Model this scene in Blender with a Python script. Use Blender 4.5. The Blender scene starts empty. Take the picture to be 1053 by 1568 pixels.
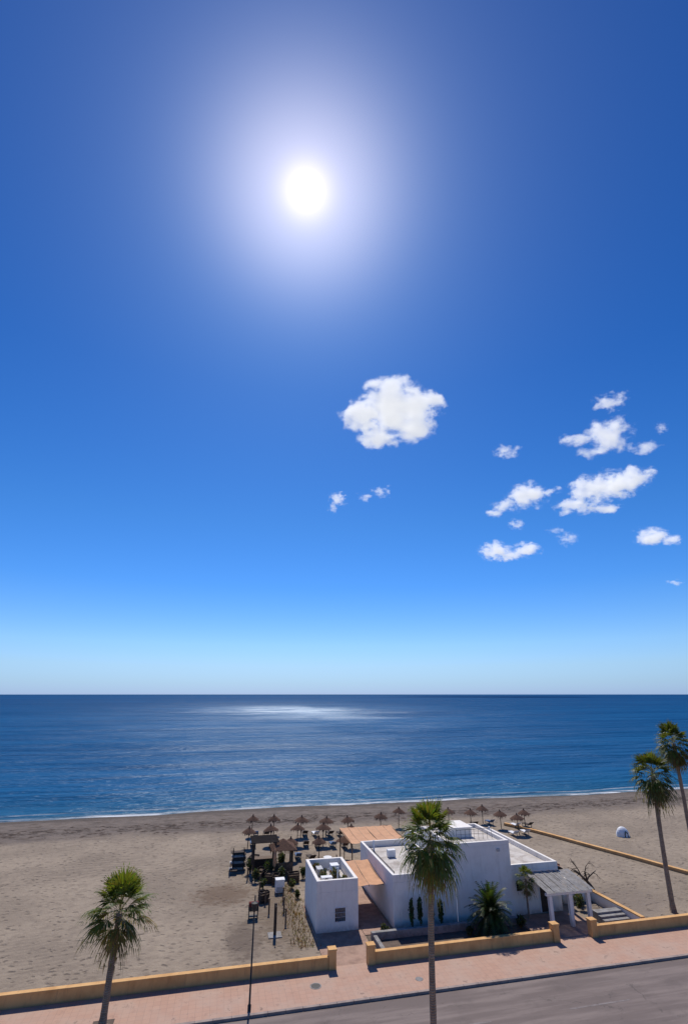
import bpy, math, random
from mathutils import Vector, Matrix, noise
random.seed(7)
R=random.uniform
rad=math.radians
A=rad(13.2)                      # bearing of the view relative to the street normal
CA,SA=math.cos(A),math.sin(A)
def L(x,y): return (CA*x+SA*y, -SA*x+CA*y)   # survey frame -> street frame
sc=bpy.context.scene
sc.view_settings.view_transform='Standard'; sc.view_settings.look='None'; sc.view_settings.exposure=0

# ------------------------------------------------------------------ nodes
class N:
    def __init__(s,nt): s.nt=nt; nt.nodes.clear()
    def n(s,t,**k):
        nd=s.nt.nodes.new(t)
        for a,b in k.items(): setattr(nd,a,b)
        return nd
    def l(s,a,b): s.nt.links.new(a,b)
    def _in(s,sock,v):
        if isinstance(v,bpy.types.NodeSocket): s.l(v,sock)
        else:
            if sock.type=='RGBA' and len(v)==3: v=(*v,1)
            sock.default_value=v
    def m(s,op,a,b=0.0,c=0.0,clamp=False):
        nd=s.n('ShaderNodeMath',operation=op,use_clamp=clamp)
        s._in(nd.inputs[0],a); s._in(nd.inputs[1],b); s._in(nd.inputs[2],c); return nd.outputs[0]
    def vm(s,op,a,b=(0,0,0),out=0):
        nd=s.n('ShaderNodeVectorMath',operation=op)
        s._in(nd.inputs[0],a); s._in(nd.inputs[1],b); return nd.outputs[out]
    def mix(s,f,a,b,mode='MIX'):
        nd=s.n('ShaderNodeMix',data_type='RGBA',blend_type=mode)
        s._in(nd.inputs[0],f); s._in(nd.inputs[6],a); s._in(nd.inputs[7],b); return nd.outputs[2]
    def sm(s,v,a,b,lo=0.0,hi=1.0):
        nd=s.n('ShaderNodeMapRange',interpolation_type='SMOOTHSTEP')
        s._in(nd.inputs[0],v); nd.inputs[1].default_value=a; nd.inputs[2].default_value=b
        nd.inputs[3].default_value=lo; nd.inputs[4].default_value=hi; return nd.outputs[0]
    def noise(s,vec,scale,detail=4,rough=.55,dist=0,col=False):
        nd=s.n('ShaderNodeTexNoise'); s.l(vec,nd.inputs['Vector'])
        nd.inputs['Scale'].default_value=scale; nd.inputs['Detail'].default_value=detail
        nd.inputs['Roughness'].default_value=rough; nd.inputs['Distortion'].default_value=dist
        return nd.outputs[1 if col else 0]
    def scale(s,vec,v): return s.vm('MULTIPLY',vec,v)
    def bump(s,h,strength=.3,dist=.02):
        nd=s.n('ShaderNodeBump'); s.l(h,nd.inputs['Height'])
        nd.inputs['Strength'].default_value=strength; nd.inputs['Distance'].default_value=dist
        return nd.outputs[0]
    def pos(s): return s.n('ShaderNodeNewGeometry').outputs['Position']
    def obj(s): return s.n('ShaderNodeTexCoord').outputs['Object']
    def xyz(s,v):
        nd=s.n('ShaderNodeSeparateXYZ'); s.l(v,nd.inputs[0]); return nd.outputs
    def out(s,sh,vol=False):
        o=s.n('ShaderNodeOutputMaterial'); s.l(sh,o.inputs['Volume' if vol else 'Surface'])
    def pr(s,col,rough=.8,normal=None,spec=.3,metal=0):
        p=s.n('ShaderNodeBsdfPrincipled'); s._in(p.inputs['Base Color'],col); s._in(p.inputs['Roughness'],rough)
        p.inputs['Specular IOR Level'].default_value=spec; p.inputs['Metallic'].default_value=metal
        if normal: s.l(normal,p.inputs['Normal'])
        return p.outputs[0]
def newmat(name):
    m=bpy.data.materials.new(name); m.use_nodes=True; return m,N(m.node_tree)
def simple(name,c,c2=None,scale=3,rough=.85,bump=.3,bs=25,bd=.01,spec=.25,metal=0):
    m,g=newmat(name); p=g.pos()
    c2=c2 or tuple(x*.75 for x in c)
    f=g.sm(g.noise(p,scale,4,.65),.35,.68)
    col=g.mix(f,c,c2)
    g.out(g.pr(col,rough,g.bump(g.noise(p,bs,2),bump,bd),spec,metal)); return m

# sand
def mk_sand():
    m,g=newmat('sand'); p=g.pos(); x,y,z=g.xyz(p)
    n1=g.noise(p,.12,4,.6); n2=g.noise(p,1.3,5,.65); n3=g.noise(p,9,3,.7)
    col=g.mix(g.sm(n1,.35,.65),(.325,.262,.196),(.255,.205,.154))
    col=g.mix(g.sm(n2,.4,.75,0,.6),col,(.175,.138,.106))
    col=g.mix(g.sm(n3,.45,.75,0,.35),col,(.39,.32,.25))
    # footprints
    v=g.n('ShaderNodeTexVoronoi'); g.l(g.vm('ADD',g.scale(p,(1.6,1.9,1)),g.vm('MULTIPLY',g.noise(p,1.1,3,.5,0,True),(1.5,1.5,0))),v.inputs['Vector']); v.inputs['Scale'].default_value=1.0
    fp=g.sm(v.outputs['Distance'],.08,.38)
    fpm=g.sm(g.noise(p,.22,3,.6),.40,.58,.35,1.0)
    col=g.mix(g.m('MULTIPLY',g.m('SUBTRACT',1.0,fp),fpm),col,g.mix(.6,col,(.09,.07,.055)))
    # tractor rake / wheel lines wandering along the beach
    w=g.n('ShaderNodeTexWave',wave_type='BANDS',bands_direction='Y'); g.l(g.vm('ADD',p,g.vm('MULTIPLY',g.noise(p,.05,2,.5,0,True),(0,14,0))),w.inputs['Vector'])
    w.inputs['Scale'].default_value=.55; w.inputs['Distortion'].default_value=1.2; w.inputs['Detail'].default_value=2
    rk=g.m('MULTIPLY',w.outputs[1],g.sm(g.noise(p,.06,2),.42,.6))
    col=g.mix(g.m('MULTIPLY',rk,.30),col,(.15,.12,.095))
    # gravelly foreshore
    vv=g.m('ADD',y,g.m('MULTIPLY',g.m('SUBTRACT',g.noise(g.scale(p,(.35,1,1)),.22,4,.6),.5),9.0))
    fore=g.sm(vv,74.5,79.5)
    gcol=g.mix(g.sm(g.noise(p,.6,5,.7),.35,.7),(.185,.150,.125),(.120,.098,.083))
    gcol=g.mix(g.sm(g.noise(g.scale(p,(.25,1.6,1)),1.0,5,.7),.53,.66,0,.8),gcol,(.07,.05,.038))
    col=g.mix(fore,col,gcol)
    # seaweed wrack line
    wv=g.m('ADD',y,g.m('MULTIPLY',g.m('SUBTRACT',g.noise(p,.09,3),.5),7.0))
    wr=g.m('MULTIPLY',g.sm(wv,78.5,80.5),g.sm(wv,84.5,82.0))
    wr=g.m('MULTIPLY',wr,g.sm(g.noise(g.scale(p,(.5,1.1,1)),1.0,5,.75),.50,.60))
    col=g.mix(wr,col,(.035,.024,.018))
    # wet sand near the water
    col=g.mix(g.sm(y,87.8,90.3,0,.75),col,(.085,.07,.06))
    # damp soil patches in the garden side
    def patch(cx,cy,rx,ry,c,am):
        nonlocal col
        d=g.vm('LENGTH',g.vm('MULTIPLY',g.vm('SUBTRACT',p,(cx,cy,0)),(1/rx,1/ry,0)),out=1)
        d=g.m('ADD',d,g.m('MULTIPLY',g.m('SUBTRACT',n2,.5),2.2))
        f=g.sm(d,1.05,.4,0,am)
        col=g.mix(f,col,c)
    patch(1.6,54.8,3.4,3.2,(.14,.095,.065),.75)
    patch(3.0,45.4,1.7,4.0,(.115,.088,.07),.75)
    patch(6.0,50,2.4,9.0,(.17,.13,.094),.9)
    patch(8.0,62,6.5,7.0,(.20,.158,.12),.8)
    patch(35,45,6.0,4.0,(.20,.16,.13),.6)
    h=g.m('ADD',g.m('MULTIPLY',fp,.5),g.m('ADD',n2,g.m('MULTIPLY',n3,.3)))
    g.out(g.pr(col,.95,g.bump(h,1.0,.13),.1)); return m

def mk_sea():
    m,g=newmat('sea_water'); p=g.pos(); x,y,z=g.xyz(p)
    d=g.m('LOGARITHM',g.m('MAXIMUM',g.m('SUBTRACT',y,85.0),1.0),10.0)   # log distance offshore
    rp=g.n('ShaderNodeValToRGB'); g.l(g.m('DIVIDE',d,4.0),rp.inputs[0])
    el=rp.color_ramp.elements
    el[0].position=.18; el[0].color=(.08,.15,.18,1)
    el[1].position=1; el[1].color=(.004,.062,.185,1)
    for ps,c in ((.25,(.014,.112,.225,1)),(.38,(.005,.092,.235,1)),(.60,(.003,.078,.22,1)),(.8,(.003,.062,.19,1))):
        e=el.new(ps); e.color=c
    st=g.noise(g.scale(p,(.008,.03,1)),1.0,5,.6)
    st2=g.noise(g.scale(p,(.0012,.005,1)),1.0,4,.6)
    s=g.m('ADD',g.m('MULTIPLY',st,.55),g.m('MULTIPLY',st2,.45))
    col=g.mix(g.sm(s,.34,.66),g.mix(.30,rp.outputs[0],(.002,.03,.09)),g.mix(.10,rp.outputs[0],(.03,.2,.36)))
    w=g.noise(g.scale(p,(.35,1.0,1)),1.1,4,.6)
    w2=g.noise(g.scale(p,(.03,.14,1)),1.0,5,.65)
    w3=g.noise(g.scale(p,(.006,.03,1)),1.0,3,.6)
    h=g.m('ADD',g.m('ADD',g.m('MULTIPLY',w,.45),g.m('MULTIPLY',w2,4.5)),g.m('MULTIPLY',w3,12.0))
    nb=g.bump(h,1.0,.8)
    df=g.n('ShaderNodeBsdfDiffuse'); g.l(col,df.inputs[0]); g.l(nb,df.inputs['Normal'])
    # sun glint put in offshore: a placed patch with more gloss and roughness
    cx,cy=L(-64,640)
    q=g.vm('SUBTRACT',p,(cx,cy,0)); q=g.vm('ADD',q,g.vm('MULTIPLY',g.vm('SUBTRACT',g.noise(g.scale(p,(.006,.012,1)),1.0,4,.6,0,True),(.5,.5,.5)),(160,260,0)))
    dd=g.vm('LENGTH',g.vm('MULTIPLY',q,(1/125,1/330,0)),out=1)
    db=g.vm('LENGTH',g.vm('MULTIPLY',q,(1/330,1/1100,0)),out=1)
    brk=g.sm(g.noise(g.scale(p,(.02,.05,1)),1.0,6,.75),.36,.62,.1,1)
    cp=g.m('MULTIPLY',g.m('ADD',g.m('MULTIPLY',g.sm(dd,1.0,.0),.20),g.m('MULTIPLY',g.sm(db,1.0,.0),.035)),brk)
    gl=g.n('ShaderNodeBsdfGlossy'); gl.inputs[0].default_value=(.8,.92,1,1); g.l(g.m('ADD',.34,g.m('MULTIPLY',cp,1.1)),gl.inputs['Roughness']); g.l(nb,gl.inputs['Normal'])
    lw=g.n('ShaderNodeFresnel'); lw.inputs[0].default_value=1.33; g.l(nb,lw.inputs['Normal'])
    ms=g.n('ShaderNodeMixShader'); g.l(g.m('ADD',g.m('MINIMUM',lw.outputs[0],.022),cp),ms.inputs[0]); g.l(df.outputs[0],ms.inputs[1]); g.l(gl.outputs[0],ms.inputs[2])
    g.out(ms.outputs[0]); return m

def mk_foam():
    m,g=newmat('foam'); p=g.pos(); at=g.n('ShaderNodeAttribute',attribute_name='Col')
    n=g.noise(g.scale(p,(.25,1.3,1)),1.0,6,.7); n2=g.noise(p,.045,3,.5)
    e=g.xyz(at.outputs['Vector'])[0]
    a=g.m('MULTIPLY',g.m('MULTIPLY',e,g.sm(n,.38,.58)),g.sm(n2,.32,.6,.22,.85))
    tr=g.n('ShaderNodeBsdfTransparent'); ms=g.n('ShaderNodeMixShader')
    g.l(a,ms.inputs[0]); g.l(tr.outputs[0],ms.inputs[1]); g.l(g.pr((.78,.80,.82),.9),ms.inputs[2]); g.out(ms.outputs[0]); return m

def mk_white():
    m,g=newmat('white_stucco'); p=g.pos(); x,y,z=g.xyz(p)
    n=g.noise(p,1.2,5,.7); col=g.mix(g.sm(n,.4,.75),(.83,.785,.72),(.75,.695,.63))
    st=g.noise(g.scale(p,(3,3,.35)),1.2,4,.65)
    col=g.mix(g.m('MULTIPLY',g.sm(st,.52,.75),.35),col,(.5,.45,.39))
    col=g.mix(g.m('MULTIPLY',g.sm(z,.55,.0),g.sm(g.noise(p,4,3),.3,.6,.2,.7)),col,(.42,.36,.29))
    g.out(g.pr(col,.85,g.bump(g.noise(p,18,3,.7),.3,.012),.2)); return m
def mk_roof():
    m,g=newmat('roof_screed'); p=g.pos()
    n=g.noise(p,.7,5,.7); col=g.mix(g.sm(n,.35,.68),(.60,.56,.51),(.42,.38,.335))
    n2=g.noise(p,.35,4,.7,1); col=g.mix(g.sm(n2,.52,.64,0,.6),col,(.30,.25,.21))
    g.out(g.pr(col,.9,g.bump(g.noise(p,12,3),.3,.02),.1)); return m
def mk_asphalt():
    m,g=newmat('asphalt'); p=g.pos(); x,y,z=g.xyz(p)
    n=g.noise(p,60,2,.7); n2=g.noise(g.scale(p,(.12,1.2,1)),1.0,5,.6); n3=g.noise(p,.5,5,.7)
    col=g.mix(n,(.120,.092,.082),(.185,.147,.132))
    col=g.mix(g.sm(n2,.42,.65,0,.6),col,(.26,.208,.183))
    col=g.mix(g.sm(n3,.5,.75,0,.4),col,(.09,.073,.066))
    v=g.n('ShaderNodeTexVoronoi',feature='DISTANCE_TO_EDGE'); g.l(g.vm('ADD',p,g.vm('MULTIPLY',g.noise(p,1.5,4,.6,0,True),(1.3,1.3,0))),v.inputs['Vector']); v.inputs['Scale'].default_value=.20
    col=g.mix(g.m('MULTIPLY',g.sm(v.outputs['Distance'],.005,.0,0,.5),g.sm(n3,.45,.55)),col,(.05,.043,.04))
    g.out(g.pr(col,.85,g.bump(n,.5,.01),.25)); return m
def mk_pave():
    m,g=newmat('terracotta_paving'); p=g.pos()
    b=g.n('ShaderNodeTexBrick'); g.l(p,b.inputs['Vector']); b.inputs['Scale'].default_value=1
    b.inputs['Brick Width'].default_value=.4; b.inputs['Row Height'].default_value=.4; b.inputs['Mortar Size'].default_value=.010; b.offset=0
    b.inputs['Color1'].default_value=(.46,.285,.205,1); b.inputs['Color2'].default_value=(.43,.262,.188,1); b.inputs['Mortar'].default_value=(.33,.21,.16,1)
    n=g.noise(p,.45,5,.65); col=g.mix(g.sm(n,.38,.7,0,.7),b.outputs[0],(.44,.32,.25))
    n2=g.noise(p,2.5,4,.7); col=g.mix(g.sm(n2,.55,.75,0,.5),col,(.25,.16,.125))
    n3=g.noise(p,.9,5,.75); col=g.mix(g.sm(n3,.62,.68,0,.6),col,(.14,.09,.07))
    g.out(g.pr(col,.85,g.bump(g.noise(p,15,2),.2,.01),.2)); return m
def mk_ochre():
    m,g=newmat('ochre_render'); p=g.pos(); x,y,z=g.xyz(p)
    n=g.noise(g.scale(p,(1,1,.6)),1.3,5,.7); col=g.mix(g.sm(n,.35,.7),(.68,.40,.165),(.55,.30,.115))
    col=g.mix(g.sm(g.noise(g.scale(p,(2.5,2.5,.4)),1.5,4,.7),.55,.72,0,.5),col,(.32,.18,.09))
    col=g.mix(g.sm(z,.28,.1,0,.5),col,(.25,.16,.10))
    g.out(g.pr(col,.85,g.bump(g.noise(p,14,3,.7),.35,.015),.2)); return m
def mk_leaf(name='palm_leaf',tr=.35):
    m,g=newmat(name); at=g.n('ShaderNodeAttribute',attribute_name='Col')
    c=at.outputs['Color']
    d=g.pr(c,.5,None,.35); t=g.n('ShaderNodeBsdfTranslucent'); g.l(g.mix(1.0,c,(1.9,1.7,.6,1),'MULTIPLY'),t.inputs[0])
    ms=g.n('ShaderNodeMixShader'); ms.inputs[0].default_value=tr; g.l(d,ms.inputs[1]); g.l(t.outputs[0],ms.inputs[2]); g.out(ms.outputs[0]); return m
def mk_thatch():
    m,g=newmat('thatch'); o=g.pos()
    n=g.noise(g.scale(o,(12,12,2)),1.5,4,.7); col=g.mix(g.sm(n,.35,.7),(.175,.105,.075),(.055,.034,.026))
    g.out(g.pr(col,.95,g.bump(n,.9,.05),.05)); return m
def mk_trunk():
    m,g=newmat('palm_bark'); p=g.pos()
    w=g.n('ShaderNodeTexWave',wave_type='BANDS',bands_direction='Z'); g.l(p,w.inputs['Vector']); w.inputs['Scale'].default_value=3.2; w.inputs['Distortion'].default_value=5; w.inputs['Detail'].default_value=4
    n=g.noise(p,4,4,.7)
    col=g.mix(w.outputs[1],(.24,.175,.125),(.36,.275,.20)); col=g.mix(g.sm(n,.4,.7,0,.6),col,(.14,.10,.07))
    g.out(g.pr(col,.95,g.bump(w.outputs[1],.6,.03),.1)); return m

SAND=mk_sand(); SEA=mk_sea(); FOAM=mk_foam(); WHITE=mk_white(); ROOF=mk_roof(); ASPH=mk_asphalt(); PAVE=mk_pave()
OCHRE=mk_ochre(); LEAF=mk_leaf(); THATCH=mk_thatch(); BARK=mk_trunk()
KERB=simple('kerb_stone',(.34,.27,.23),(.24,.19,.17),1.5)
DARKM=simple('dark_metal',(.03,.028,.028),(.05,.045,.04),4,.55,.1)
GLASS=simple('dark_glass',(.012,.014,.016),(.02,.022,.025),2,.12,.02,spec=.6)
WOOD=simple('weathered_wood',(.19,.13,.085),(.10,.07,.05),5)
DWOOD=simple('dark_wood',(.07,.05,.038),(.04,.03,.025),5)
AWN=simple('orange_canvas',(.60,.325,.175),(.49,.26,.14),1.2,.8,.2,8,.03)
TILE=simple('terracotta_roof',(.46,.22,.13),(.32,.15,.10),2.2,.85,.5,10,.04)
STONE=simple('grey_stone',(.30,.285,.27),(.19,.18,.17),2.5,.9,.6,8,.05)
GREY=simple('grey_plastic',(.5,.5,.5),(.4,.4,.4),4,.5,.05)
PAINT=simple('white_paint',(.78,.78,.77),(.68,.67,.66),3,.5,.05)
PINK=simple('yard_paving',(.38,.245,.18),(.27,.17,.125),1.4)
DIRT=simple('yard_soil',(.15,.11,.085),(.09,.068,.055),1.6,.95,.6,12,.04)
WORN=simple('worn_road_paint',(.23,.20,.19),(.16,.13,.12),2.5,.8,.1)
RED=simple('faded_red',(.22,.05,.035),(.15,.035,.03),4,.6,.1)
BLUE=simple('faded_blue_canvas',(.10,.17,.30),(.08,.13,.22),3)

# ------------------------------------------------------------------ mesh builder
class M:
    def __init__(s): s.v=[];s.f=[];s.mi=[];s.c=[];s.mats=[];s.sm=[]
    def mat(s,m):
        if m not in s.mats: s.mats.append(m)
        return s.mats.index(m)
    def face(s,pts,m,col=(1,1,1),smooth=False):
        i=len(s.v); s.v+= [tuple(p) for p in pts]; s.f.append(tuple(range(i,i+len(pts)))); s.mi.append(s.mat(m)); s.c.append(col); s.sm.append(smooth)
    def box(s,x0,x1,y0,y1,z0,z1,m,rot=None,piv=None):
        P=[Vector((x,y,z)) for z in (z0,z1) for y in (y0,y1) for x in (x0,x1)]
        if rot is not None:
            pv=Vector(piv) if piv else Vector(((x0+x1)/2,(y0+y1)/2,(z0+z1)/2))
            P=[rot@(q-pv)+pv for q in P]
        i=len(s.v); s.v+=[tuple(q) for q in P]
        for f in ((0,2,3,1),(4,5,7,6),(0,1,5,4),(2,6,7,3),(0,4,6,2),(1,3,7,5)):
            s.f.append(tuple(i+k for k in f)); s.mi.append(s.mat(m)); s.c.append((1,1,1)); s.sm.append(False)
    def tube(s,pts,rs,m,n=8,cap=True,smooth=True,col=(1,1,1)):
        pts=[Vector(p) for p in pts]; i0=len(s.v)
        for k,p in enumerate(pts):
            d=(pts[min(k+1,len(pts)-1)]-pts[max(k-1,0)]).normalized()
            a=d.cross(Vector((0,0,1)))
            if a.length<.1: a=d.cross(Vector((0,1,0)))
            a.normalize(); b=d.cross(a).normalized()
            for j in range(n):
                t=2*math.pi*j/n; s.v.append(tuple(p+(a*math.cos(t)+b*math.sin(t))*rs[k]))
        mi=s.mat(m)
        for k in range(len(pts)-1):
            for j in range(n):
                s.f.append((i0+k*n+j,i0+k*n+(j+1)%n,i0+(k+1)*n+(j+1)%n,i0+(k+1)*n+j)); s.mi.append(mi); s.c.append(col); s.sm.append(smooth)
        if cap:
            for k in (0,len(pts)-1):
                s.f.append(tuple(i0+k*n+j for j in range(n))); s.mi.append(mi); s.c.append(col); s.sm.append(False)
    def leaves(s,c,r,n,size,m,cols,up=.3):
        c=Vector(c)
        for _ in range(n):
            while 1:
                q=Vector((R(-1,1),R(-1,1),R(-1,1)))
                if .25<q.length<1: break
            q=q*(.75+.45*noise.noise(q*2.2+c))
            p=c+Vector((q.x*r[0],q.y*r[1],q.z*r[2]))
            a=Vector((R(-1,1),R(-1,1),R(-1,1)+up)).normalized(); b=a.cross(Vector((R(-1,1),R(-1,1),R(-1,1)))).normalized()
            sz=size*R(.6,1.3); k=random.choice(cols); k=tuple(x*R(.7,1.25) for x in k)
            s.face([p-a*sz,p+b*sz*.4,p+a*sz,p-b*sz*.4],m,k)
    def build(s,name,parent=None,bevel=0,loc=(0,0,0)):
        me=bpy.data.meshes.new(name); me.from_pydata(s.v,[],s.f)
        for m in s.mats: me.materials.append(m)
        me.polygons.foreach_set('material_index',s.mi); me.polygons.foreach_set('use_smooth',s.sm)
        ca=me.color_attributes.new('Col','FLOAT_COLOR','CORNER'); d=[]
        for pl in me.polygons:
            c=s.c[pl.index]
            if isinstance(c[0],(tuple,list)):
                for q in c: d+=[*q,1]
            else: d+=[*c,1]*pl.loop_total
        ca.data.foreach_set('color',d); me.update()
        o=bpy.data.objects.new(name,me); sc.collection.objects.link(o); o.location=loc
        if parent: o.parent=parent
        if bevel:
            b=o.modifiers.new('bevel','BEVEL'); b.width=bevel; b.segments=2; b.limit_method='ANGLE'
        return o
def empty(name,loc=(0,0,0)):
    e=bpy.data.objects.new(name,None); e.empty_display_size=.5; e.location=loc; sc.collection.objects.link(e); return e

# ------------------------------------------------------------------ ground, sea
def shore(u): return 91.3+.7*math.sin(u*.055+1)+.35*math.sin(u*.17)+.18*math.sin(u*.41+2)-.0006*max(0,u-40)**2*.3
def gz(u,v):
    d=v-shore(u)
    if v<80: 
        return 0.0
    z=-.4-d*.05
    if d>0: z=-.4-d*.09
    return max(min(0.0,z),-3.0)
us=[-40000,-8000,-2000,-600,-250]+[x*2.0 for x in range(-60,90)]+[250,600,2000,8000,40000]
vs=[-600,-100,0,20,40,60,80]+[80+.7*k for k in range(1,30)]+[110,140,400,3000,40000]
g=M(); i=g.mat(SAND); nu=len(us)
for v in vs:
    for u in us: g.v.append((u,v,gz(max(-120,min(180,u)),v)))
for a in range(len(vs)-1):
    for b in range(nu-1):
        g.f.append((a*nu+b,a*nu+b+1,(a+1)*nu+b+1,(a+1)*nu+b)); g.mi.append(i); g.c.append((1,1,1)); g.sm.append(True)
g.build('beach_ground')
s=M()
xs=[-40000,-3000,-300,0,300,3000,40000]; ys=[86,120,300,1200,6000,40000]
for a in range(len(ys)-1):
    for b in range(len(xs)-1):
        s.face([(xs[b],ys[a],-.4),(xs[b+1],ys[a],-.4),(xs[b+1],ys[a+1],-.4),(xs[b],ys[a+1],-.4)],SEA)
s.build('sea')
fm=M()
def strip(off,prof,amp,zz):
    for k in range(-120,180):
        u0,u1=k*1.0,k+1.0
        def cc(u,o):
            w=amp*noise.noise(Vector((u*.06,off,0))); return (u,shore(u)+off+w+o,zz)
        for (o0,e0),(o1,e1) in zip(prof[:-1],prof[1:]):
            fm.face([cc(u0,o0),cc(u1,o0),cc(u1,o1),cc(u0,o1)],FOAM,((e0,)*3,(e0,)*3,(e1,)*3,(e1,)*3))
strip(0,[(-.4,0),(0,.9),(.4,1),(.9,.7),(1.9,0)],.3,-.375)
strip(3.6,[(-.4,0),(0,.5),(.9,0)],1.4,-.385)
fm.build('sea_foam')

# road, pavement
r=M(); r.box(-300,300,29.2,35.8,-.3,.004,ASPH); r.build('road')
r=M()
for u in range(-60,80,9): r.box(u,u+4,32.44,32.56,.0045,.008,WORN)
r.build('road_marking')
pv=M(); pv.box(-300,300,36.02,39.9,-.3,.12,PAVE); pv.build('pavement')
pv=M(); pv.box(-300,300,22,28.98,-.3,.12,PAVE); pv.build('pavement')
for y0,y1 in ((35.8,36.015),(28.985,29.2)):
    k=M()
    for q in range(-80,90): k.box(q+.006,q+.994,y0,y1,-.2,.135,KERB)
    k.build('kerb',bevel=.012)
mh=M(); mh.tube([(7.1,37.9,.121),(7.1,37.9,.132)],[.36,.36],STONE,24,smooth=False); mh.tube([(7.1,37.9,.132),(7.1,37.9,.136)],[.29,.29],DARKM,24,smooth=False); mh.build('manhole_cover')
mh=M(); mh.tube([(13.6,37.2,.121),(13.6,37.2,.132)],[.25,.25],STONE,20,smooth=False);  mh.build('manhole_cover')

# ochre boundary walls
def owall(u0,u1,pl,pr):
    e=empty('boundary_wall',((u0+u1)/2,39.7,0)); e2=M(); cx=(u0+u1)/2
    a=u0+(.5 if pl else 0); b=u1-(.5 if pr else 0)
    e2.box(a-cx,b-cx,-.14,.14,0,.72,OCHRE); e2.box(a-cx+.002,b-cx-.002,-.18,.18,.722,.80,OCHRE)
    e2.build('wall_body',e,.015)
    for f,uu in ((pl,u0+.25),(pr,u1-.25)):
        if f:
            p=M(); p.box(uu-cx-.25,uu-cx+.25,-.25,.25,0,1.12,OCHRE); p.box(uu-cx-.29,uu-cx+.29,-.29,.29,1.122,1.22,OCHRE); p.build('pillar',e,.02)
owall(-90,8.75,False,True); owall(10.9,25.4,True,True); owall(28.1,110,True,False)
ap=M(); ap.box(8.2,11.9,39.95,50.4,-.1,.05,PINK); ap.box(11.95,14.2,44.0,56,-.1,.045,PINK); ap.box(24.5,29.9,39.95,44.3,-.1,.06,PINK)
ap.build('entrance_path')
yd=M(); yd.box(12.0,24.4,39.95,43.9,-.1,.03,DIRT); yd.build('front_yard')
sb=M(); sb.box(12.2,24.2,43.0,43.35,0,.5,STONE); sb.box(12.25,12.55,40.2,42.9,0,.4,STONE); sb.build('low_stone_wall',bevel=.03)

# ------------------------------------------------------------------ buildings
def block(e,nm,u0,u1,v0,v1,h,ph=.42,th=.24):
    b=M(); b.box(u0,u1,v0,v1,0,h-ph-.02,WHITE); z0=h-ph-.019
    b.box(u0,u1,v0,v0+th,z0,h,WHITE); b.box(u0,u1,v1-th,v1,z0,h,WHITE)
    b.box(u0,u0+th,v0+th+.001,v1-th-.001,z0,h,WHITE); b.box(u1-th,u1,v0+th+.001,v1-th-.001,z0,h,WHITE)
    b.build(nm,e,.02)
    r=M(); r.box(u0+th+.003,u1-th-.003,v0+th+.003,v1-th-.003,z0,z0+.03,ROOF); r.build(nm+'_roof_deck',e)
def window(e,uc,v,zc,w,h,nm='window',bars=True):
    b=M(); fr=.06
    b.box(uc-w/2,uc+w/2,v-.012,v+.05,zc-h/2,zc+h/2,GLASS)
    for sx in (-1,1): b.box(uc+sx*(w/2+fr/2)-fr/2,uc+sx*(w/2+fr/2)+fr/2,v-.03,v+.05,zc-h/2,zc+h/2,PAINT)
    for sz in (-1,1): b.box(uc-w/2-fr,uc+w/2+fr,v-.032,v+.05,zc+sz*(h/2+fr/2)-fr/2,zc+sz*(h/2+fr/2)+fr/2,PAINT)
    if bars:
        nb=5
        for k in range(1,nb): 
            x=uc-w/2+w*k/nb; b.tube([(x,v-.05,zc-h/2),(x,v-.05,zc+h/2)],[.012,.012],PAINT,5)
        for k in (1,2): 
            z=zc-h/2+h*k/3; b.tube([(uc-w/2,v-.053,z),(uc+w/2,v-.053,z)],[.012,.012],PAINT,5)
    b.build(nm,e)
e=empty('white_service_building',(0,0,0))
block(e,'walls',8.4,11.7,45,50.6,3.35,.75,.26)
window(e,10.25,45,1.1,.8,.85)
t=M(); t.box(9.0,9.9,46.2,46.7,2.62,3.2,PAINT); t.box(10.2,10.9,48.2,49.0,2.62,3.4,PAINT); t.box(9.1,9.6,48.6,49.6,2.62,3.1,GREY)
t.tube([(9.4,46.19,2.92),(9.4,46.15,2.92)],[.22,.22],DARKM,14)
t.tube([(10.9,46,2.75),(10.9,49.5,2.75),(10.2,49.8,2.75)],[.06]*3,GREY,8)
t.tube([(10.4,46.6,2.62),(10.4,46.6,3.7)],[.05,.05],PAINT,8)
t.build('rooftop_units',e,.01)
t=M()
for (a,b,c) in ((10.3,47.3,.5),(9.4,47.6,.45),(10.9,46.2,.35),(9.2,49.8,.35)): t.leaves((a,b,2.62+c),(c,c,c),160,.13,LEAF,[(.05,.07,.03),(.09,.10,.05),(.12,.10,.06)])
t.build('roof_plants',e)
e=empty('white_beach_restaurant',(0,0,0))
block(e,'west_wing',14.4,19.397,44.5,54.4,3.5,.5)
block(e,'central_block',19.4,24.8,44.42,50.4,5.35,.3)
block(e,'rear_wing',19.402,24.8,50.403,55.4,4.2,.35)
block(e,'east_wing',24.803,29.3,44.6,56.2,3.5,.38)
t=M(); t.box(20.6,22.8,47.2,49.6,5.0,5.75,WHITE); t.box(20.5,22.9,47.1,49.7,5.752,5.84,WHITE); t.build('roof_lantern',e,.02)
t=M()
for k in range(9): t.tube([(20.9+k*.42,46.3,5.04),(20.9+k*.42,46.3,5.85)],[.014]*2,DARKM,5)
t.tube([(20.9,46.3,5.85),(24.26,46.3,5.85)],[.018]*2,DARKM,5); t.tube([(20.9,46.3,5.5),(24.26,46.3,5.5)],[.012]*2,DARKM,5)
t.build('roof_railing',e)
t=M(); t.box(16.0,16.7,50.5,51.0,3.05,3.6,PAINT); t.box(17.6,18.5,47.0,48.0,3.05,3.45,GREY); t.box(22.9,24.0,51.5,52.5,3.9,4.3,STONE); t.box(26.2,27.0,50,50.6,3.15,3.6,PAINT)
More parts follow.
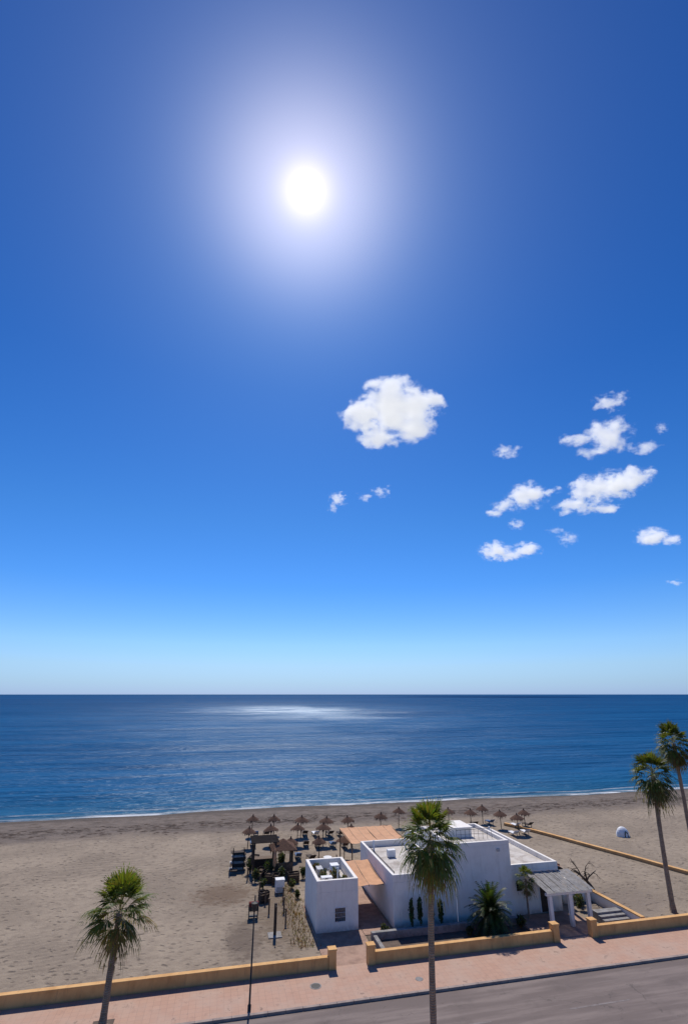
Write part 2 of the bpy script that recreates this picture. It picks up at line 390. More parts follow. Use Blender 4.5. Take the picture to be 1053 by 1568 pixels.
for a,b,h in ((15.3,52.8,3.9),(18.6,53.2,4.2),(28.4,54.6,4.0)): t.tube([(a,b,3),(a,b,h)],[.09,.09],PAINT,8)
t.tube([(15.2,46.5,3.1),(15.2,53.5,3.1)],[.035]*2,DARKM,6)
t.build('rooftop_units',e,.01)
window(e,25.45,44.6,2.0,.5,.7,'vent_window',False)
t=M(); t.box(27.3,28.4,44.56,44.62,.06,2.15,DWOOD); t.box(27.2,27.297,44.54,44.62,.06,2.25,PAINT); t.box(28.403,28.5,44.54,44.62,.06,2.25,PAINT); t.build('door',e)
t=M()
for a,z in ((21.0,.6),(23.6,4.6)): t.box(a,a+.25,44.30,44.415,z,z+.2,GREY)
t.tube([(19.7,44.37,.1),(19.7,44.37,4.9)],[.04]*2,PAINT,8)
t.build('wall_fittings',e)
t=M(); n=11
for k in range(n):
    a=46.0+k*.93; t.face([(29.31,a,3.05),(30.7,a,2.6),(30.7,a+.92,2.6),(29.31,a+.92,3.05)],TILE)
    t.tube([(29.33,a+.46,3.09),(30.72,a+.46,2.64)],[.09,.09],TILE,6)
for a in (46.3,49.4,52.6,56): t.box(30.5,30.65,a,a+.15,0,2.62,WHITE)
t.box(29.35,30.7,46.0,56.3,2.45,2.53,DWOOD); t.build('tiled_lean_to',e)
def canopy(nm,u0,u1,v0,v1,z0,z1,mat,nx,post,sag=.0):
    ee=empty(nm,((u0+u1)/2,(v0+v1)/2,0)); cx,cy=(u0+u1)/2,(v0+v1)/2
    c=M(); ny=10
    for i in range(nx):
        a0=u0+(u1-u0)*i/nx+.02; a1=u0+(u1-u0)*(i+1)/nx-.02
        for j in range(ny):
            for (q0,q1) in ((0,.5),(.5,1)):
                P=[]
                for (qa,qj) in ((q0,j),(q1,j),(q1,j+1),(q0,j+1)):
                    f=qj/ny; P.append((a0+(a1-a0)*qa-cx,v0+(v1-v0)*f-cy,z0+(z1-z0)*f-sag*math.sin(math.pi*f)-(.05 if qa==.5 else 0)))
                c.face(P,mat)
    c.build('canvas',ee)
    c=M()
    for a in (u0+.1,(u0+u1)/2,u1-.1):
        for b,z in ((v0+.1,z0),(v1-.1,z1)):
            if post: c.box(a-cx-.05,a-cx+.05,b-cy-.05,b-cy+.05,0,z-.08,WOOD)
        c.tube([(a-cx,v0-cy,z0-.08),(a-cx,v1-cy,z1-.08)],[.035]*2,WOOD,6)
    c.build('frame',ee)
canopy('terrace_canopy',13.9,19.9,56.0,61.6,2.95,3.1,AWN,6,True,.12)
canopy('orange_awning',11.75,14.35,46.6,51.6,2.35,2.75,AWN,2,False,.08)

# entrance pergola
e=empty('entrance_pergola',(0,0,0))
t=M()
for a,b in ((26.35,41.7),(28.1,41.7),(29.75,41.7),(29.75,44.0)):
    t.box(a-.14,a+.14,b-.14,b+.14,.06,2.15,WHITE)
t.build('posts',e,.02)
t=M(); t.box(26.0,30.1,41.55,41.8,2.16,2.34,WHITE); t.box(29.65,29.9,41.81,44.55,2.16,2.34,WHITE); t.build('beams',e,.02)
t=M()
for k in range(30):
    a=26.0+k*.14; j=R(-.03,.03); t.face([(a,41.35+R(-.06,.06),2.40+j),(a+.13,41.35+R(-.06,.06),2.40+j),(a+.13,44.5,2.92+j),(a,44.5,2.92+j)],STONE)
t.build('reed_roof',e)

# ------------------------------------------------------------------ palms
def fan(m,o,d,lp,rf,nb,col,sag,width=.05):
    o=Vector(o); d=d.normalized(); up=Vector((0,0,1))
    side=d.cross(up)
    if side.length<.05: side=Vector((1,0,0))
    side.normalize(); nrm=side.cross(d).normalized()
    tw=R(-.5,.5); side=(side*math.cos(tw)+nrm*math.sin(tw)).normalized()
    hub=o+d*lp-up*sag*lp*.25; w=side*.018
    m.face([o-w,o+w,hub+w,hub-w],LEAF,(.16,.15,.06))
    d2=(d-up*sag*.3).normalized()
    for k in range(nb):
        an=rad(-82+164*k/(nb-1)+R(-3,3)); ln=rf*(.62+.38*math.cos(an))*R(.88,1.08)
        q=(d2*math.cos(an)+side*math.sin(an)).normalized()
        ww=nrm.cross(q)*width+nrm*R(-.03,.03)
        m1=hub+q*ln*.5-up*sag*ln*.10; t=hub+q*ln*.8-up*(sag*ln*.32+R(0,.06)); t2=hub+q*ln*.95-up*(sag*ln*.62+R(0,.1))
        c=tuple(x*R(.8,1.2) for x in col)
        m.face([hub,m1-ww,t,m1+ww],LEAF,c)
        m.face([t-ww*.6,t2,t+ww*.6],LEAF,tuple(x*1.15 for x in c))
def palm(base,top,r0,r1,leaves,lp,rf,nb,dead=10,seed=1,emin=-55,nm='palm_tree',stretch=1.0,width=.05,gain=1.0,droop=1.0):
    random.seed(seed); e=empty(nm,base); b=Vector(base); T=Vector(top)-b
    t=M(); n=26; pts=[];rs=[]
    bend=Vector((R(-.12,.12),R(-.1,.1),0))
    for k in range(n+1):
        f=k/n; pts.append(T*f+bend*math.sin(math.pi*f)); 
        rr=r0+(r1-r0)*f
        if f<.08: rr*=1+.35*(1-f/.08)
        if f>.9: rr*=1+.35*(f-.9)/.1
        rs.append(rr*(1+R(-.04,.04)))
    t.tube(pts,rs,BARK,12); t.build('trunk',e)
    c=M()
    for k in range(leaves):
        f=(k+.5)/leaves; el=rad(85+(emin-85)*f+R(-8,8)); az=k*2.39996+R(-.25,.25)
        d=Vector((math.cos(el)*math.cos(az),math.cos(el)*math.sin(az),math.sin(el)*stretch))
        g=R(.65,1.3)*gain; young=(1-f)*gain
        col=(.055*g+.05*young,.085*g+.045*young,.020*g)
        if f>.8: col=(.12*g,.115*g,.035*g)
        fan(c,T+Vector((0,0,.25-f*.35)),d,lp*R(.75,1.15),rf*R(.8,1.12),nb,col,(.25+.75*f)*droop,width)
    c.build('crown',e)
    c=M()
    for k in range(dead):
        az=k*2.39996; el=rad(R(-85,-55)); d=Vector((math.cos(el)*math.cos(az),math.cos(el)*math.sin(az),math.sin(el)))
        g=R(.6,1.2); fan(c,T+Vector((0,0,-.25-R(0,.6))),d,lp*.45,rf*.75,10,(.17*g,.12*g,.07*g),.9,width)
    if dead: c.build('dead_fronds',e)
    return e
palm((10.80,28.0,.12),(11.25,28.2,9.85),.165,.13,56,.88,1.28,18,14,3,-55,width=.046,stretch=1.1,gain=1.2)
palm((-4.85,36.75,.12),(-4.72,36.75,5.15),.19,.15,42,1.0,1.5,20,4,11,-22,width=.046,gain=1.15,droop=.7)
palm((38.0,42.2,0),(38.5,42.1,10.1),.21,.15,44,1.0,1.4,17,14,21,-55,width=.06,gain=.8)
palm((44.8,45.9,0),(45.2,45.9,12.3),.21,.15,44,1.0,1.35,17,14,33,-55,width=.06,gain=.8)
palm((25.55,43.7,.05),(25.6,43.7,2.75),.08,.07,20,.45,.65,12,3,44,-40,width=.035)
for (a,b) in ((-4.85,36.75),(10.80,28.0)):
    p=M(); p.box(a-.55,a+.55,b-.5,b+.5,.121,.127,DIRT); p.build('tree_pit')

random.seed(5)
e=empty('potted_palm_bush',(21.2,41.7,.03)); t=M()
t.tube([(0,0,0),(0,0,.08),(0,0,.5),(0,0,.56)],[.22,.26,.36,.38],PAINT,16); t.tube([(0,0,.5),(0,0,1.0)],[.12,.1],BARK,8); t.build('pot',e)
c=M()
for k in range(150):
    az=k*2.4+R(-.2,.2); f=k/150; el=rad(88-110*f+R(-8,8)); d=Vector((math.cos(el)*math.cos(az),math.cos(el)*math.sin(az),math.sin(el)))
    p=Vector((0,0,1.5-.3*f)); ln=R(1.5,2.2); seg=9; g=R(.5,1.2); col=(.04*g,.068*g,.018*g); side=d.cross(Vector((0,0,1))).normalized()
    v=d.copy()
    for j in range(seg):
        q=p+v*ln/seg
        for s_ in (-1,1):
            for h in (0,.5):
                pp=p.lerp(q,h); lf=(v*.45+side*s_*.9-Vector((0,0,.25))).normalized()*.38*(1-.4*j/seg)
                w=v*.045; c.face([pp-w,pp+lf,pp+w],LEAF,tuple(x*R(.7,1.3) for x in col))
        p=q; v=(v-Vector((0,0,.13+.08*f))).normalized()
c.build('fronds',e)
for (a,h) in ((15.6,2.3),(16.3,2.5),(17.25,2.4),(18.0,2.0)):
    e=empty('slender_cypress',(a,43.75,0)); t=M(); t.tube([(0,0,0),(0,0,h*.6)],[.04,.02],WOOD,6); t.build('stem',e)
    t=M(); t.leaves((0,0,h*.55),(.24,.24,h*.48),420,.11,LEAF,[(.035,.075,.025),(.055,.10,.03),(.03,.05,.02)],1.2); t.build('foliage',e)
def shrub(a,b,r,h,cols=[(.05,.075,.03),(.035,.05,.022),(.09,.10,.045)],n=350,nm='shrub'):
    e=empty(nm,(a,b,0)); t=M()
    for k in range(6): t.tube([(0,0,0),(R(-.4,.4)*r,R(-.4,.4)*r,h*.6)],[.03,.012],WOOD,5)
    t.build('stems',e)
    t=M()
    for k in range(4): t.leaves((R(-.35,.35)*r,R(-.35,.35)*r,h*R(.45,.65)),(r*.7,r*.7,h*.42),n//4,.12,LEAF,cols)
    t.build('foliage',e)
for q in ((6.2,58.4,.9,1.7),(7.1,57.2,.7,1.3),(7.8,54.6,.5,.9),(8.0,52.2,.35,.7),(31.3,45.2,.6,.9),(31.9,47,.5,.8),(24.0,42.4,.5,.9),(13.4,43.6,.45,.8),(19.6,42.2,.4,.6),(30.8,44.2,.4,1.0),(4.6,57.0,.5,1.2),(5.2,55.2,.45,1.0),(4.2,59.5,.6,1.5),(7.6,60.8,.7,1.5),(9.2,57.0,.5,1.1)): shrub(*q)
dg=M()
for k in range(900):
    a=7.4+random.gauss(0,.5); b=R(43,56); h=R(.1,.3); az=R(0,6.28)
    dg.face([(a-.03*math.cos(az),b-.03*math.sin(az),0),(a+.03*math.cos(az),b+.03*math.sin(az),0),(a+R(-.12,.12),b+R(-.12,.12),h)],LEAF,(.16*R(.6,1.2),.12*R(.6,1.2),.06))
dg.build('dry_grass')

# ------------------------------------------------------------------ street lamp
e=empty('street_lamp',(2.98,36.3,.12)); t=M()
t.tube([(0,0,0),(0,0,.25),(0,0,.3),(0,0,4.6)],[.10,.10,.055,.04],DARKM,10); t.build('pole',e)
t=M(); t.tube([(0,0,4.6),(0,0,4.68),(0,0,4.98),(0,0,5.05),(0,0,5.12)],[.06,.13,.19,.21,.03],DARKM,8,smooth=False); t.build('lantern',e)

# ------------------------------------------------------------------ beach umbrellas + loungers
random.seed(99)
def umbrella(a,b):
    e=empty('thatched_beach_umbrella',(a,b,0)); e.rotation_euler=(R(-.05,.05),R(-.05,.05),R(0,6))
    t=M(); t.tube([(0,0,0),(0,0,2.2)],[.05,.04],DWOOD,7); t.build('pole',e)
    t=M(); n=16; h=R(2.05,2.3); rr=R(.78,.93)
    rings=[(0,h+.2),(.07,h+.14),(.09,h),(.6*rr,h-.26),(rr,h-.50)]
    for j in range(len(rings)-1):
        for k in range(n):
            P=[]
            for (ri,kk) in ((j,k),(j,k+1),(j+1,k+1),(j+1,k)):
                an=2*math.pi*kk/n; jr=1+.07*math.sin(kk%n*7.3+a) if ri>2 else 1; P.append((rings[ri][0]*jr*math.cos(an),rings[ri][0]*jr*math.sin(an),rings[ri][1]))
            t.face(P,THATCH)
    for k in range(50):
        an=R(0,6.28); w=.05; c,s_=math.cos(an),math.sin(an); r1=rr*R(.9,1.0)
        t.face([(r1*c-w*s_,r1*s_+w*c,h-.46),(r1*c+w*s_,r1*s_-w*c,h-.46),((r1+.1)*c,(r1+.1)*s_,h-.46-R(.12,.35))],THATCH)
    t.build('thatch',e)
def lounger(a,b,rz,mat=PAINT):
    e=empty('sun_lounger',(a,b,0)); e.rotation_euler=(0,0,rz); t=M()
    t.box(-.3,.3,-.95,.35,.32,.38,mat); t.box(-.3,.3,.36,1.0,.34,.40,mat,Matrix.Rotation(rad(35),3,'X'),(0,.36,.36))
    for x in (-.26,.26):
        for y in (-.85,.3): t.box(x-.025,x+.025,y-.025,y+.025,0,.318,DWOOD)
    t.build('frame',e)
UM=[]
for j,y in enumerate((63.6,68.4,73.2)):
    for k in range(5):
        x=-12.2+k*3.15+(.5 if j%2 else 0)
        if j==0 and k<2: continue
        UM.append((x,y))
UM+=[(4.4,76.0),(7.6,77),(9.8,74.2),(14.5,78.5),(17.0,77.8),(19.4,79.2),(21.2,76.5),(24.2,77.5),(22.6,73.4)]
for q in UM:
    a,b=L(*q); umbrella(a+R(-.5,.5),b+R(-.6,.6))
    if random.random()<.6: lounger(a+.9,b+R(-.4,.2),R(-.15,.15)+3.14,random.choice([PAINT,BLUE,DWOOD,DWOOD]))
    if random.random()<.35: lounger(a-.9,b+R(-.4,.2),R(-.15,.15)+3.14,random.choice([PAINT,DWOOD,DWOOD]))

a,b=L(-8.3,60.0); e=empty('timber_pergola',(a,b,0)); t=M()
for x in (-1.1,1.1):
    for y in (-1.2,1.2): t.box(x-.07,x+.07,y-.07,y+.07,0,2.6,DWOOD)
    t.box(x-.06,x+.06,-1.5,1.5,2.602,2.75,DWOOD)
for k in range(8): t.box(-1.4,1.4,-1.4+k*.38,-1.33+k*.38,2.752,2.85,DWOOD)
t.build('timber_frame',e)
t=M(); t.box(-.9,.9,.2,.9,0,.95,DWOOD); t.box(-1,1,.1,1.0,.952,1.02,WOOD); t.build('counter',e)
a,b=L(-10.9,60.3); e=empty('stacked_sun_loungers',(a,b,0)); t=M()
for k in range(9): 
    x=R(-.15,.15); t.box(-.8+x,.6+x,-.35,.35,.12+k*.18,.17+k*.18,DWOOD if k%3 else GREY)
for x in (-.6,.5):
    for y in (-.3,.3): t.box(x-.04,x+.04,y-.04-.1,y+.04-.1,0,1.9,DWOOD)
t.box(-.9,-.2,-1.6,-.9,.3,.38,DWOOD); t.box(-.9,-.83,-1.6,-.9,.382,1.0,DWOOD)
t.build('stack',e)
a,b=L(-6.3,59.6); e=empty('thatched_bar_hut',(a,b,0)); t=M()
for x in (-.9,.9):
    for y in (-.9,.9): t.box(x-.06,x+.06,y-.06,y+.06,0,2.2,DWOOD)
t.box(-.95,.95,-1.0,-.9,0,1.05,WOOD); t.box(.86,.95,-.88,.9,0,1.9,WOOD); t.build('posts',e)
t=M(); 
for P in ([(-1.3,-1.3,2.15),(1.3,-1.3,2.15),(0,0,2.95)],[(1.3,-1.3,2.15),(1.3,1.3,2.15),(0,0,2.95)],[(1.3,1.3,2.15),(-1.3,1.3,2.15),(0,0,2.95)],[(-1.3,1.3,2.15),(-1.3,-1.3,2.15),(0,0,2.95)]): t.face(P,THATCH)
for k in range(120):
    x=R(-1.3,1.3); sd=random.choice([0,1,2,3]); P=[(x,-1.31),(1.31,x),(x,1.31),(-1.31,x)][sd]; t.tube([(P[0],P[1],2.2),(P[0],P[1],2.2-R(.15,.4))],[.03,.01],THATCH,3)
t.build('thatch_roof',e)
a,b=L(-5.9,54.2); e=empty('white_chest_freezer',(a,b,0)); t=M(); t.box(-.4,.4,-.35,.35,.05,.95,PAINT); t.box(-.42,.42,-.37,.37,.955,1.05,PAINT); t.box(-.3,.3,-.38,-.352,.15,.5,GREY); t.build('body',e,.03)
a,b=L(-7.35,48.6); e=empty('barbecue_cart',(a,b,0)); t=M(); t.box(-.4,.4,-.25,.25,.55,.85,DARKM); t.tube([(-.38,0,.9),(.38,0,.9)],[.25,.25],RED,12)
for x in (-.35,.35):
    for y in (-.2,.2): t.tube([(x,y,0),(x,y,.56)],[.025]*2,DARKM,6)
t.tube([(.1,0,1.1),(.1,0,1.55)],[.06,.05],DARKM,8); t.box(-.36,.36,-.2,.2,.15,.19,DARKM); t.build('cart',e)
a,b=L(-5.2,45.6); e=empty('beach_shower',(a,b,0)); t=M(); t.box(-.5,.5,-.5,.5,-.05,.06,STONE); t.box(-.1,.1,-.1,.1,.06,2.0,DWOOD); t.tube([(0,-.1,1.9),(0,-.45,1.95),(0,-.5,1.88)],[.025,.025,.07],DARKM,8); t.tube([(0,-.1,.9),(0,-.2,.9)],[.03,.03],DARKM,8); t.build('column',e,.01)
for q in ((-6.8,51.5),(-6.2,49.5),(-9.4,57.2),(-4.6,47.5),(-5.0,49.8),(-5.3,52.0),(-7.6,53.3),(-7.9,55.5)):
    a,b=L(*q); e=empty('garden_post',(a,b,0)); t=M(); t.box(-.06,.06,-.06,.06,0,1.0,WOOD); t.box(-.09,.09,-.09,.09,1.002,1.06,WOOD); t.build('post',e,.01)
for (x,y,s_) in ((-7.2,56.8,.5),(-6.5,56.3,.4),(-8.2,57.9,.55),(-7.0,51.9,.4),(-4.9,56.8,.5),(-9.6,61.9,.6)):
    a,b=L(x,y); e=empty('wooden_crate',(a,b,0)); e.rotation_euler=(0,0,R(0,1.5)); t=M()
    for z in (0,1,2,3):
        for sy in (-1,1): t.box(-s_,s_,sy*s_*.7-.015,sy*s_*.7+.015,.05+z*.2,.2+z*.2,DWOOD)
        for sx in (-1,1): t.box(sx*(s_+.018)-.015,sx*(s_+.018)+.015,-s_*.7+.02,s_*.7-.02,.05+z*.2,.2+z*.2,DWOOD)
    t.box(-s_*.95,s_*.95,-s_*.66,s_*.66,.02,.62,WOOD); t.build('slats',e)
for (x,y) in ((-6.9,57.9),(-9.2,58.6)):
    a,b=L(x,y); e=empty('folded_parasol',(a,b,0)); t=M(); t.tube([(0,0,0),(0,0,.08)],[.3,.28],STONE,12); t.tube([(0,0,0),(0,0,2.6)],[.025]*2,WOOD,6); t.tube([(0,0,.95),(0,0,1.1),(0,0,1.9),(0,0,2.55)],[.1,.19,.13,.03],AWN if x>-8 else DWOOD,9); t.build('parasol',e)
for (x,y) in ((12.6,58),(12.4,60.5),(10.6,55.5),(11,58.6),(21.5,58.3),(23.5,59.3),(25.5,58.4)):
    e=empty('cafe_table',(x,y,0)); t=M(); t.tube([(0,0,.72),(0,0,.76)],[.45,.45],PAINT,16); t.tube([(0,0,0),(0,0,.72)],[.04,.04],DARKM,6); t.tube([(0,0,0),(0,0,.03)],[.28,.28],DARKM,10); t.build('table',e)
    for k in (0,1):
        sx=(-.8,.8)[k]; c=M(); c.box(-.2,.2,-.2,.2,.42,.46,WOOD); c.box(-.2+(.36 if sx>0 else 0),-.16+(.36 if sx>0 else 0),-.2,.2,.462,.9,WOOD)
        for p in (-.17,.17):
            for q in (-.17,.17): c.box(p-.02,p+.02,q-.02,q+.02,0,.418,WOOD)
        o=c.build('cafe_chair_'+str(k+1),e); o.location=(sx,0,0)

# ------------------------------------------------------------------ right-hand side
pts=[(39.6,71.5),(40.8,68.9),(42.4,64.5),(43.8,60),(45.6,54.6),(47.2,49.3),(49.5,44),(51,40)]
def cr(P,n=8):
    o=[]
    for i in range(len(P)-1):
        p0=P[max(i-1,0)];p1=P[i];p2=P[i+1];p3=P[min(i+2,len(P)-1)]
        for k in range(n):
            t=k/n; o.append(tuple(.5*((2*p1[j])+(-p0[j]+p2[j])*t+(2*p0[j]-5*p1[j]+4*p2[j]-p3[j])*t*t+(-p0[j]+3*p1[j]-3*p2[j]+p3[j])*t**3) for j in (0,1)))
    return o+[P[-1]]
C=cr(pts); t=M()
for (a,b) in zip(C[:-1],C[1:]):
    d=Vector((b[0]-a[0],b[1]-a[1])).normalized(); n=Vector((-d.y,d.x))*.22
    q=[(a[0]-n.x,a[1]-n.y),(b[0]-n.x,b[1]-n.y),(b[0]+n.x,b[1]+n.y),(a[0]+n.x,a[1]+n.y)]
    t.face([(x,y,.32) for x,y in q],OCHRE); t.face([(*q[0],0),(*q[1],0),(*q[1],.32),(*q[0],.32)],OCHRE); t.face([(*q[2],0),(*q[3],0),(*q[3],.32),(*q[2],.32)],OCHRE)
t.build('curved_low_wall')
e=empty('ramp_wall',(0,0,0)); t=M(); t.box(33.0,33.28,40.0,46.0,0,.75,WHITE); t.box(32.97,33.31,40.0,46.0,.752,.84,OCHRE); t.box(30.3,32.99,45.8,46.06,0,.7,WHITE); t.box(30.3,32.96,45.77,46.09,.702,.79,OCHRE); t.build('wall',e,.01)
e=empty('stone_steps',(0,0,0)); t=M()
for k in range(5): t.box(30.6,32.9,40.3+k*.42,42.6,-.02+k*.13,.11+k*.13-.002,STONE)
t.build('treads',e,.01)
def bare(a,b,h,seed):
    random.seed(seed); e=empty('bare_tree',(a,b,0)); t=M()
    def br(p,d,l,r,dep):
        pts=[Vector(p)];rs=[r]; v=Vector(d).normalized()
        for k in range(7):
            v=(v+Vector((R(-.3,.3),R(-.3,.3),R(-.25,.15)-(.18 if dep<2 else 0)))).normalized(); pts.append(pts[-1]+v*l/7); rs.append(r*(1-.09*(k+1)))
        t.tube(pts,rs,DWOOD,6)
        if dep>0:
            for k in range(3): 
                i=random.choice([3,4,5,6,7]); br(pts[i],v+Vector((R(-1,1),R(-1,1),R(-.1,.6))),l*R(.5,.75),rs[i]*.7,dep-1)
    br((0,0,0),(R(-.2,.2),R(-.2,.2),1.3),h*.8,.16,3); t.build('branches',e)
bare(33.6,46.9,2.6,4); bare(34.6,47.4,2.8,9)
e=empty('dome_tent',(51.4,63.1,0)); t=M()
n=16
for j in range(6):
    for k in range(n):
        P=[]
        for (jj,kk) in ((j,k),(j,k+1),(j+1,k+1),(j+1,k)):
            el=jj/6*math.pi/2; an=2*math.pi*kk/n; rr=1+.04*math.cos(an*4); P.append((.85*rr*math.cos(el)*math.cos(an),.7*rr*math.cos(el)*math.sin(an),1.05*math.sin(el)))
        t.face(P[:3] if j==5 else P,PAINT,(1,1,1),True)
t.build('shell',e)
t=M(); t.face([(-.3,-.69,.02),(.3,-.69,.02),(.22,-.66,.5),(0,-.6,.68),(-.22,-.66,.5)],GLASS); t.build('opening',e)
random.seed(12); t=M()
for k in range(500):
    a=R(-75,110); b=81+3.2*noise.noise(Vector((a*.05,3,0)))+random.gauss(0,1.5); s_=R(.08,.32)
    z=gz(a,b); n=6; P=[(a+s_*2.0*R(.6,1)*math.cos(6.28*j/n),b+s_*R(.6,1)*math.sin(6.28*j/n),z+.02) for j in range(n)]
    for j in range(n): t.face([P[j],P[(j+1)%n],(a,b,z+s_*.4)],DIRT)
t.build('seaweed_wrack')

# ------------------------------------------------------------------ clouds (volumes, about 4 km up)
KC=6.0
def cloud(x,y,blobs,dens,seed,emi=.42,z=717.0,thr=.60):
    a,b=L(x*KC,y*KC); z=17+(z-17)*KC; blobs=[tuple(v*KC for v in q) for q in blobs]; dens/=KC
    x0=min(q[0]-q[2] for q in blobs);x1=max(q[0]+q[2] for q in blobs); z0=min(q[1]-q[3] for q in blobs); z1=max(q[1]+q[3] for q in blobs); ry=max(min(q[2],q[3]*1.3) for q in blobs)
    m,g=newmat('cloud_vapour'); p=g.obj(); sz=max(x1-x0,z1-z0); sz=min(sz,220*KC)
    F=None
    pn=g.vm('ADD',p,(seed*371.0*KC/3.5,seed*113.0*KC/3.5,seed*57.0*KC/3.5))
    wa=sz*.22
    wv=g.vm('MULTIPLY',g.vm('SUBTRACT',g.noise(pn,4.0/sz,2,.5,0,True),(.5,.5,.5)),(wa*1.8,wa,wa*1.1))
    pw=g.vm('ADD',p,wv)
    for (bx,bz,rx,rz) in blobs:
        d=g.vm('LENGTH',g.vm('MULTIPLY',g.vm('SUBTRACT',pw,(bx,0,bz)),(1/rx,1/min(rx,rz*1.3),1/rz)),out=1)
        v=g.m('SUBTRACT',1.0,d); F=v if F is None else g.m('MAXIMUM',F,v)
    n=g.noise(g.scale(pn,(.75,1,1.15)),6.0/sz,5,.7)
    F2=g.m('ADD',F,g.m('MULTIPLY',g.m('SUBTRACT',n,thr),3.4))
    edge=g.sm(F,0.0,.2)
    D=g.m('MULTIPLY',g.sm(F2,0.0,.75),g.m('MULTIPLY',edge,dens))
    vs_=g.n('ShaderNodeVolumeScatter'); vs_.inputs['Color'].default_value=(.9,.9,.9,1); vs_.inputs['Anisotropy'].default_value=.08; g.l(D,vs_.inputs['Density'])
    em=g.n('ShaderNodeEmission'); em.inputs[0].default_value=(.95,.965,1,1); g.l(g.m('MULTIPLY',D,emi),em.inputs[1])  # added self-glow, stands in for sunlight scattered many times inside the cloud
    ad=g.n('ShaderNodeAddShader'); g.l(vs_.outputs[0],ad.inputs[0]); g.l(em.outputs[0],ad.inputs[1]); g.out(ad.outputs[0],True)
    m.cycles.volume_step_rate=.5
    c=M(); pad=1.12
    c.box(x0*pad,x1*pad,-ry*pad,ry*pad,z0*pad,z1*pad,m)
    o=c.build('cloud'); o.location=(a,b,z); o.rotation_euler=(0,0,-A)
    return o
cloud(131,1114,[(0,5,100,92),(-80,-15,60,62),(68,10,70,58),(-40,-78,48,44),(52,-55,60,46),(-15,50,82,56),(105,30,34,32)],.07,1,thr=.55)
cloud(681,1074,[(-5,0,52,28),(30,16,30,18),(-38,-14,24,12)],.06,2)
cloud(771,1269,[(0,10,80,60),(-90,-2,60,26),(95,-25,75,22),(-60,-45,60,22)],.05,3,thr=.58)
cloud(500,1351,[(0,0,50,26),(30,8,24,14)],.06,4)
cloud(922,1638,[(60,15,110,62),(145,45,70,50),(-20,-5,100,62),(-105,-70,75,34),(-10,-75,90,34)],.05,5,thr=.57)
cloud(687,1713,[(0,0,95,60),(-85,-38,60,34),(70,18,70,26),(-125,-62,40,22)],.05,6,thr=.575)
cloud(861,2459,[(-70,-5,120,62),(90,8,90,50),(0,-22,130,38)],.04,7,thr=.57)
cloud(1477,2220,[(-20,0,100,54),(65,-12,70,34)],.04,8,thr=.56)
cloud(-24,1760,[(0,8,44,34),(-18,-24,24,32)],.05,9)
cloud(118,1694,[(18,10,58,26),(-30,-12,44,18),(44,26,24,22)],.05,10)
cloud(1078,2252,[(0,0,62,46),(-55,42,50,22)],.022,11)
cloud(757,2039,[(0,0,48,32)],.032,12)
cloud(2209,3240,[(0,0,75,26)],.02,13)
cloud(889,1205,[(0,0,20,22)],.045,14)

# ------------------------------------------------------------------ sun + world
SEL=rad(53.5); SAZ=rad(7.0)     # azimuth clockwise from +Y
sd=Vector((math.sin(SAZ)*math.cos(SEL),math.cos(SAZ)*math.cos(SEL),math.sin(SEL)))
ld=bpy.data.lights.new('sun','SUN'); ld.energy=4.2; ld.angle=rad(.53); ld.color=(1,.94,.86)
lo=bpy.data.objects.new('sun',ld); sc.collection.objects.link(lo); lo.rotation_euler=(-sd).to_track_quat('-Z','Y').to_euler(); lo.location=(0,60,80)
wd=bpy.data.worlds.new('World'); sc.world=wd; wd.use_nodes=True; g=N(wd.node_tree)
sky=g.n('ShaderNodeTexSky',sky_type='NISHITA'); sky.sun_disc=False; sky.sun_elevation=SEL; sky.sun_rotation=SAZ; sky.air_density=1.0; sky.dust_density=.3; sky.ozone_density=3.0
tc=g.n('ShaderNodeTexCoord').outputs['Generated']
dirn=g.vm('NORMALIZE',tc)
z=g.xyz(dirn)[2]
hs=g.n('ShaderNodeHueSaturation'); hs.inputs['Saturation'].default_value=1.25; g.l(sky.outputs[0],hs.inputs['Color'])
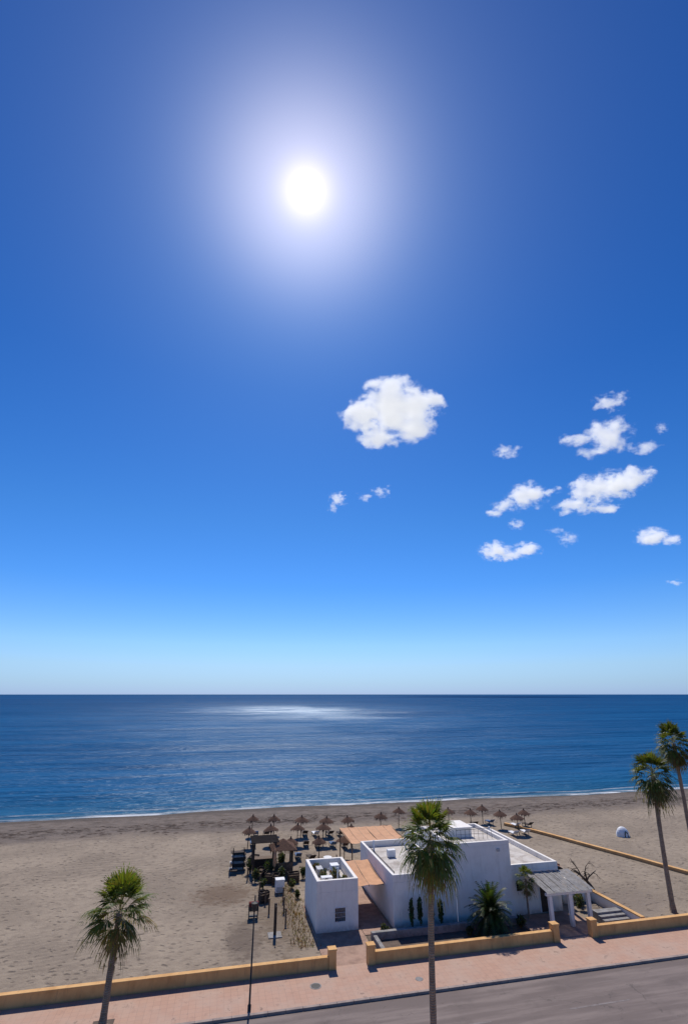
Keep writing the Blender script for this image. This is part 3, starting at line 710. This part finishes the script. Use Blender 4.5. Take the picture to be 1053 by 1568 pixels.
# clear dry-air tint by elevation
rp=g.n('ShaderNodeValToRGB'); g.l(z,rp.inputs[0]); el=rp.color_ramp.elements
tn=[(0,(.52,.82,1.9)),(.02,(.56,.83,1.55)),(.05,(.68,.90,1.38)),(.09,(.72,.97,1.38)),(.2,(.47,.86,1.36)),(.32,(.42,.82,1.24)),(.56,(.27,.67,1.13)),(.92,(.30,.60,1.03))]
el[0].position=0; el[0].color=(*[q/2.5 for q in tn[0][1]],1)
el[1].position=.92; el[1].color=(*[q/2.5 for q in tn[-1][1]],1)
for ps,c in tn[1:-1]:
    e=el.new(ps); e.color=(*[q/2.5 for q in c],1)
tint=g.vm('MULTIPLY',hs.outputs[0],g.vm('MULTIPLY',rp.outputs[0],(2.5,2.5,2.5)))
# solar aureole and disc
dot=g.vm('DOT_PRODUCT',dirn,tuple(sd),out=1)
ang=g.m('MULTIPLY',g.m('ARCCOSINE',g.m('MINIMUM',dot,.999999)),57.2958)
def gauss(sig,amp): return g.m('MULTIPLY',g.m('EXPONENT',g.m('MULTIPLY',g.m('POWER',g.m('DIVIDE',ang,sig),2.0),-1.0)),amp)
halo=g.m('ADD',g.m('ADD',gauss(2.1,6.3),gauss(7.6,5.0)),g.m('MULTIPLY',g.m('EXPONENT',g.m('DIVIDE',ang,-8.5)),2.4))
cmb=g.n('ShaderNodeCombineXYZ'); g.l(g.m('MULTIPLY',halo,1.06),cmb.inputs[0]); g.l(g.m('MULTIPLY',halo,.86),cmb.inputs[1]); g.l(g.m('MULTIPLY',halo,.74),cmb.inputs[2])
tot=g.vm('ADD',tint,cmb.outputs[0])
bg=g.n('ShaderNodeBackground'); g.l(tot,bg.inputs[0]); bg.inputs[1].default_value=.09
wo=g.n('ShaderNodeOutputWorld'); g.l(bg.outputs[0],wo.inputs[0])

# ------------------------------------------------------------------ camera
cd=bpy.data.cameras.new('camera'); cam=bpy.data.objects.new('camera',cd); sc.collection.objects.link(cam); sc.camera=cam
cd.sensor_fit='VERTICAL'; cd.sensor_height=36; cd.lens=17.22; cd.clip_end=100000; cd.clip_start=.1
cam.location=(0,0,17); cam.rotation_euler=(math.pi/2+math.atan(279/750),0,-A)
